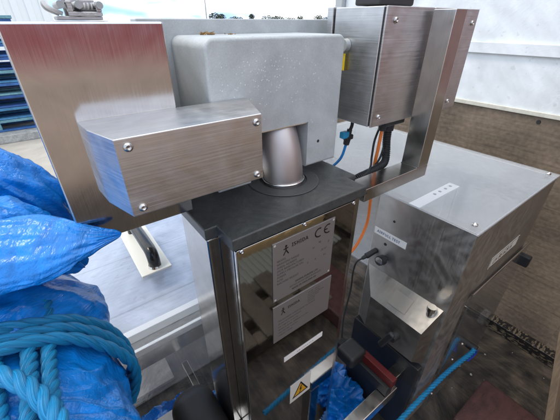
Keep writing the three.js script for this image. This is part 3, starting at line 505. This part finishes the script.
// ---------------------------------------------------------------- blue tarpaulins
{
  const t = thing('tarpaulin_bundle', 'bulky bundle wrapped in crumpled blue tarpaulin beside the steel plate', 'tarpaulin', null, P(-0.2, -1.5, 0.4));
  mesh('wrapped_roll', sweep([P(-0.172, -0.505, 0.04), P(-0.172, -0.505, 0.3), P(-0.172, -0.505, 0.5), P(-0.176, -0.505, 0.70)], [[0.145, 0.145], [0.146, 0.145], [0.145, 0.144], [0.135, 0.135]], { wr: 0.0048, fa: 24, fr: 5, seg: 260, ring: 160 }), M.tarp, t);
  mesh('overlap_layer', sweep([P(-0.172, -0.506, 0.02), P(-0.172, -0.505, 0.18), P(-0.170, -0.505, 0.285), P(-0.170, -0.505, 0.325)], [[0.15, 0.15], [0.15, 0.15], [0.149, 0.149], [0.146, 0.146]], { wr: 0.0035, fa: 30, fr: 5, seg: 160, ring: 150, seedv: 4 }), M.tarp, t);
  mesh('fold', sweep([P(-0.504, 0, 0.696), P(-0.288, -0.102, 0.672), P(-0.132, -0.192, 0.648), P(-0.054, -0.258, 0.624), P(-0.036, -0.348, 0.624)], [[0.069, 0.0575], [0.069, 0.0575], [0.06325, 0.0529], [0.0345, 0.046], [0.023, 0.0345]], { wr: 0.005, fa: 26, fr: 6, seedv: 9 }), M.tarp, t);
  mesh('fold', sweep([P(-0.48, -0.12, 0.552), P(-0.24, -0.204, 0.54), P(-0.12, -0.246, 0.528), P(-0.06, -0.294, 0.522), P(-0.024, -0.36, 0.528)], [[0.0805, 0.069], [0.0805, 0.0667], [0.069, 0.0575], [0.046, 0.05175], [0.0115, 0.023]], { wr: 0.0065, fa: 26, fr: 7, seedv: 15 }), M.tarp, t);
  mesh('flap', sweep([P(-0.40, -0.218, 0.462), P(-0.225, -0.240, 0.460), P(-0.108, -0.250, 0.456), P(-0.026, -0.252, 0.437), P(0.038, -0.256, 0.424)], [[0.055, 0.022], [0.053, 0.02], [0.051, 0.017], [0.047, 0.013], [0.008, 0.003]], { wr: 0.0022, fa: 24, fr: 10, seedv: 21, up: new THREE.Vector3(0, 0.75, 0.66), seg: 200 }), M.tarp, t);
  mesh('underlying_bundle', sweep([P(-0.45, -0.5, 0.5), P(-0.25, -0.48, 0.5), P(-0.1, -0.47, 0.5), P(-0.03, -0.5, 0.5)], [[0.2, 0.2], [0.18, 0.2], [0.13, 0.16], [0.06, 0.08]], { wr: 0.008, fa: 30, fr: 8, seedv: 30 }), M.tarp, t);
  // the load the bundle rests on
  const cr = thing('timber_crate', 'timber crate carrying the blue tarpaulin bundle', 'crate', null, P(-0.3, -1.5, 0.4));
  mesh('crate_top', box(-0.6, -0.06, -0.70, -0.672, 0.0, 0.7, 0.003), M.ply, cr);
  mesh('crate_side', box(-0.59, -0.07, -1.499, -0.702, 0.01, 0.69, 0.003), M.ply, cr);
  // ropes lashed over the roll
  const lash = (v0, v1, r, label, s) => { const pts = []; for (let k = 0; k <= 16; k++) { const a = -0.55 + k / 16 * 3.3; const R = 0.1555 + r; pts.push(P(-0.172 + Math.cos(a) * R, -0.505 + Math.sin(a) * R + 0.0015 * Math.sin(k * s), v0 + (v1 - v0) * k / 16 + 0.004 * Math.sin(k * 0.9 + s))); } tag(mesh('blue_rope', rope(pts, r, r * 9), M.rope), label, 'rope', 'blue ropes lashed over the tarpaulin roll'); };
  for (const [a, b, s] of [[0.405, 0.39, 1], [0.425, 0.412, 2], [0.445, 0.436, 3]]) lash(a, b, 0.0088, ['', 'blue rope turn across the tarpaulin roll next to the thick rope end', 'middle one of three blue rope turns across the tarpaulin roll', 'blue rope turn across the tarpaulin roll next to the pointed flap'][s], s);
  const long = (pts, r) => tag(mesh('blue_rope', rope(pts, r, r * 5.2), M.rope), 'blue twisted rope lying lengthways along the tarpaulin roll under the rope turns', 'rope', 'blue ropes lying along the tarpaulin roll');
  for (const [u, y] of [[-0.088, -0.374], [-0.112, -0.3635], [-0.137, -0.356], [-0.162, -0.3535]]) {
    const q = []; for (let k = 0; k <= 12; k++) { const v = 0.68 - k * 0.05; q.push(P(u + 0.004 * Math.sin(k * 0.9 + u * 90), y + 0.001 * Math.sin(k * 1.3) + 0.013 * smooth(0.45, 0.49, v), v)); }
    long(q, 0.0092);
  }
  tag(mesh('blue_rope', rope([P(-0.26, -0.35, 0.40), P(-0.20, -0.334, 0.39), P(-0.15, -0.329, 0.365), P(-0.11, -0.333, 0.325), P(-0.086, -0.343, 0.275), P(-0.072, -0.354, 0.2), P(-0.07, -0.37, 0.1)], 0.0102, 0.056), M.rope), 'thick blue rope end crossing over the other ropes', 'rope');
}
{
  const crumple = (name, c, r, label, s) => { const g = new THREE.IcosahedronGeometry(1, 40), p = g.attributes.position, q = new THREE.Vector3(); for (let i = 0; i < p.count; i++) { q.fromBufferAttribute(p, i); const n = 0.45 * (1 - Math.abs(perlin.noise(q.x * 2.3 + s, q.y * 2.3, q.z * 2.3))) ** 2 + 0.13 * (1 - Math.abs(perlin.noise(q.x * 4 + s, q.y * 4 + 3, q.z * 4))) ** 2; q.multiplyScalar(0.55 + n); p.setXYZ(i, c.x + q.x * r[0], c.y + q.y * r[1], c.z + q.z * r[2]); } const uv = g.attributes.uv; for (let i = 0; i < uv.count; i++) uv.setXY(i, p.getX(i), p.getZ(i)); g.computeVertexNormals(); const o = mesh(name, g, M.tarp); return tag(o, label, 'tarpaulin'); };
  crumple('crumpled_tarpaulin', P(0.57, -1.36, 0.45), [0.16, 0.14, 0.17], 'crumpled blue tarpaulin on the floor between the column and the bin', 2);
  crumple('crumpled_tarpaulin', P(0.68, -1.41, 0.20), [0.10, 0.09, 0.07], 'small crumpled blue tarpaulin under the thin blue rope', 7);
  tag(mesh('plywood_offcut', box(-0.12, 0.12, -1.4985, -1.482, 1.02, 1.3, 0.002), std([0.5, 0.43, 0.36], 0.8, { map: again(dusty, 2) })), 'pale plywood offcut on the floor under the clear lid', 'board');
  crumple('crumpled_tarpaulin', P(0.02, -1.38, 0.70), [0.22, 0.12, 0.14], 'crumpled blue tarpaulin on the floor under the clear lid', 12);
}
tag(mesh('tie_rope', rope([P(1.075, -1.10, 0.165), P(1.06, -1.095, 0.16), P(0.9, -1.10, 0.175), P(0.7, -1.125, 0.185), P(0.5, -1.15, 0.19), P(0.3, -1.18, 0.195)], 0.0085, 0.045), M.rope), 'thin blue rope stretched from the knob on the clear door', 'rope');
tag(mesh('rope_tail', tube([P(1.072, -1.10, 0.158), P(1.085, -1.115, 0.155), P(1.085, -1.15, 0.158), P(1.075, -1.18, 0.165)], 0.005, 30, 8), std([0.02, 0.06, 0.4], 0.5)), 'short dark blue rope tail hanging from the door knob', 'rope');

// ---------------------------------------------------------------- on the floor
{
  const mm = std([1, 1, 1], 0.6, { map: tex(512, 256, (i, j) => { const n = fbm(i / 50, j / 20, 3, 4), c = fbm(i / 40, j / 4, 6, 2) > 0.36; return c ? [0.05, 0.03, 0.03] : [0.27 + 0.12 * n, 0.16 + 0.07 * n, 0.155 + 0.07 * n]; }, true, 2, 3), bumpMap: grain, bumpScale: 0.001 });
  const b = thing('maroon_beam', 'worn maroon timber beam lying on the truck floor', 'beam', null, P(1.1, -1.5, -0.15));
  mesh('beam', box(0.97, 1.255, -1.4985, -1.40, -0.42, 0.105, 0.012), mm, b);
  const w = mesh('leaning_plank', (() => { const g = new RoundedBoxGeometry(0.10, 1.2, 0.022, 2, 0.002); g.rotateX(-0.262); g.translate(1.232, EYE - 0.905, 0.018); return uvBox(g); })(), std([0.62, 0.5, 0.33], 0.7, { map: again(plyTex, 2, 0.3), color: new THREE.Color(1.35, 1.3, 1.2) }));
  tag(w, 'pale timber plank leaning beside the maroon beam', 'plank');
  const pal = thing('grey_pallet', 'weathered grey timber pallet on the truck floor, mirrored in the column', 'pallet', null, P(0.75, -1.5, -0.4));
  tag(mesh('timber_baulk', box(0.2, 1.66, -1.498, -1.41, -1.0, -0.9, 0.004), std([0.62, 0.43, 0.22], 0.6, { map: again(speck, 2) })), 'golden timber baulk on the floor behind the ribbed mat', 'timber');
  const pw = std([0.46, 0.5, 0.54], 0.8, { map: again(plyTex, 2, 2) });
  for (const v of [-0.58, -0.42, -0.26]) mesh('bearer', box(0.40, 1.04, -1.498, -1.41, v, v + 0.07, 0.003), pw, pal);
  for (let k = 0; k < 4; k++) mesh('deck_board', box(0.40 + k * 0.175, 0.515 + k * 0.175, -1.409, -1.387, -0.60, -0.18, 0.003), pw, pal);
  const mat = thing('ribbed_mat', 'grey ribbed rubber mat on the floor before the headboard', 'mat', null, P(0.8, -1.5, -0.76));
  mesh('mat_sheet', box(0.3, 1.6, -1.498, -1.47, -0.885, -0.64, 0.003), std([0.2, 0.21, 0.19], 0.7), mat);
  for (let k = 0; k < 30; k++) mesh('rib', box(0.31 + k * 0.043, 0.33 + k * 0.043, -1.4699, -1.458, -0.88, -0.62, 0.003), std([0.2, 0.21, 0.19], 0.7), mat);
  { tag(mesh('floor_debris', Array.from({ length: 26 }, () => { const s = rr(0.002, 0.006), g = new THREE.IcosahedronGeometry(s, 0).toNonIndexed(); g.scale(1, 0.4, rr(0.6, 1.4)); g.rotateY(rr(0, 3)); g.translate(rr(0.8, 1.6), EYE - 1.4975, -rr(-0.2, 0.5)); return g; }), std([0.3, 0.28, 0.25], 0.8)), 'pale grit scattered on the dark truck floor', 'debris').userData.kind = 'stuff'; }
}
renderer.render(scene, camera);
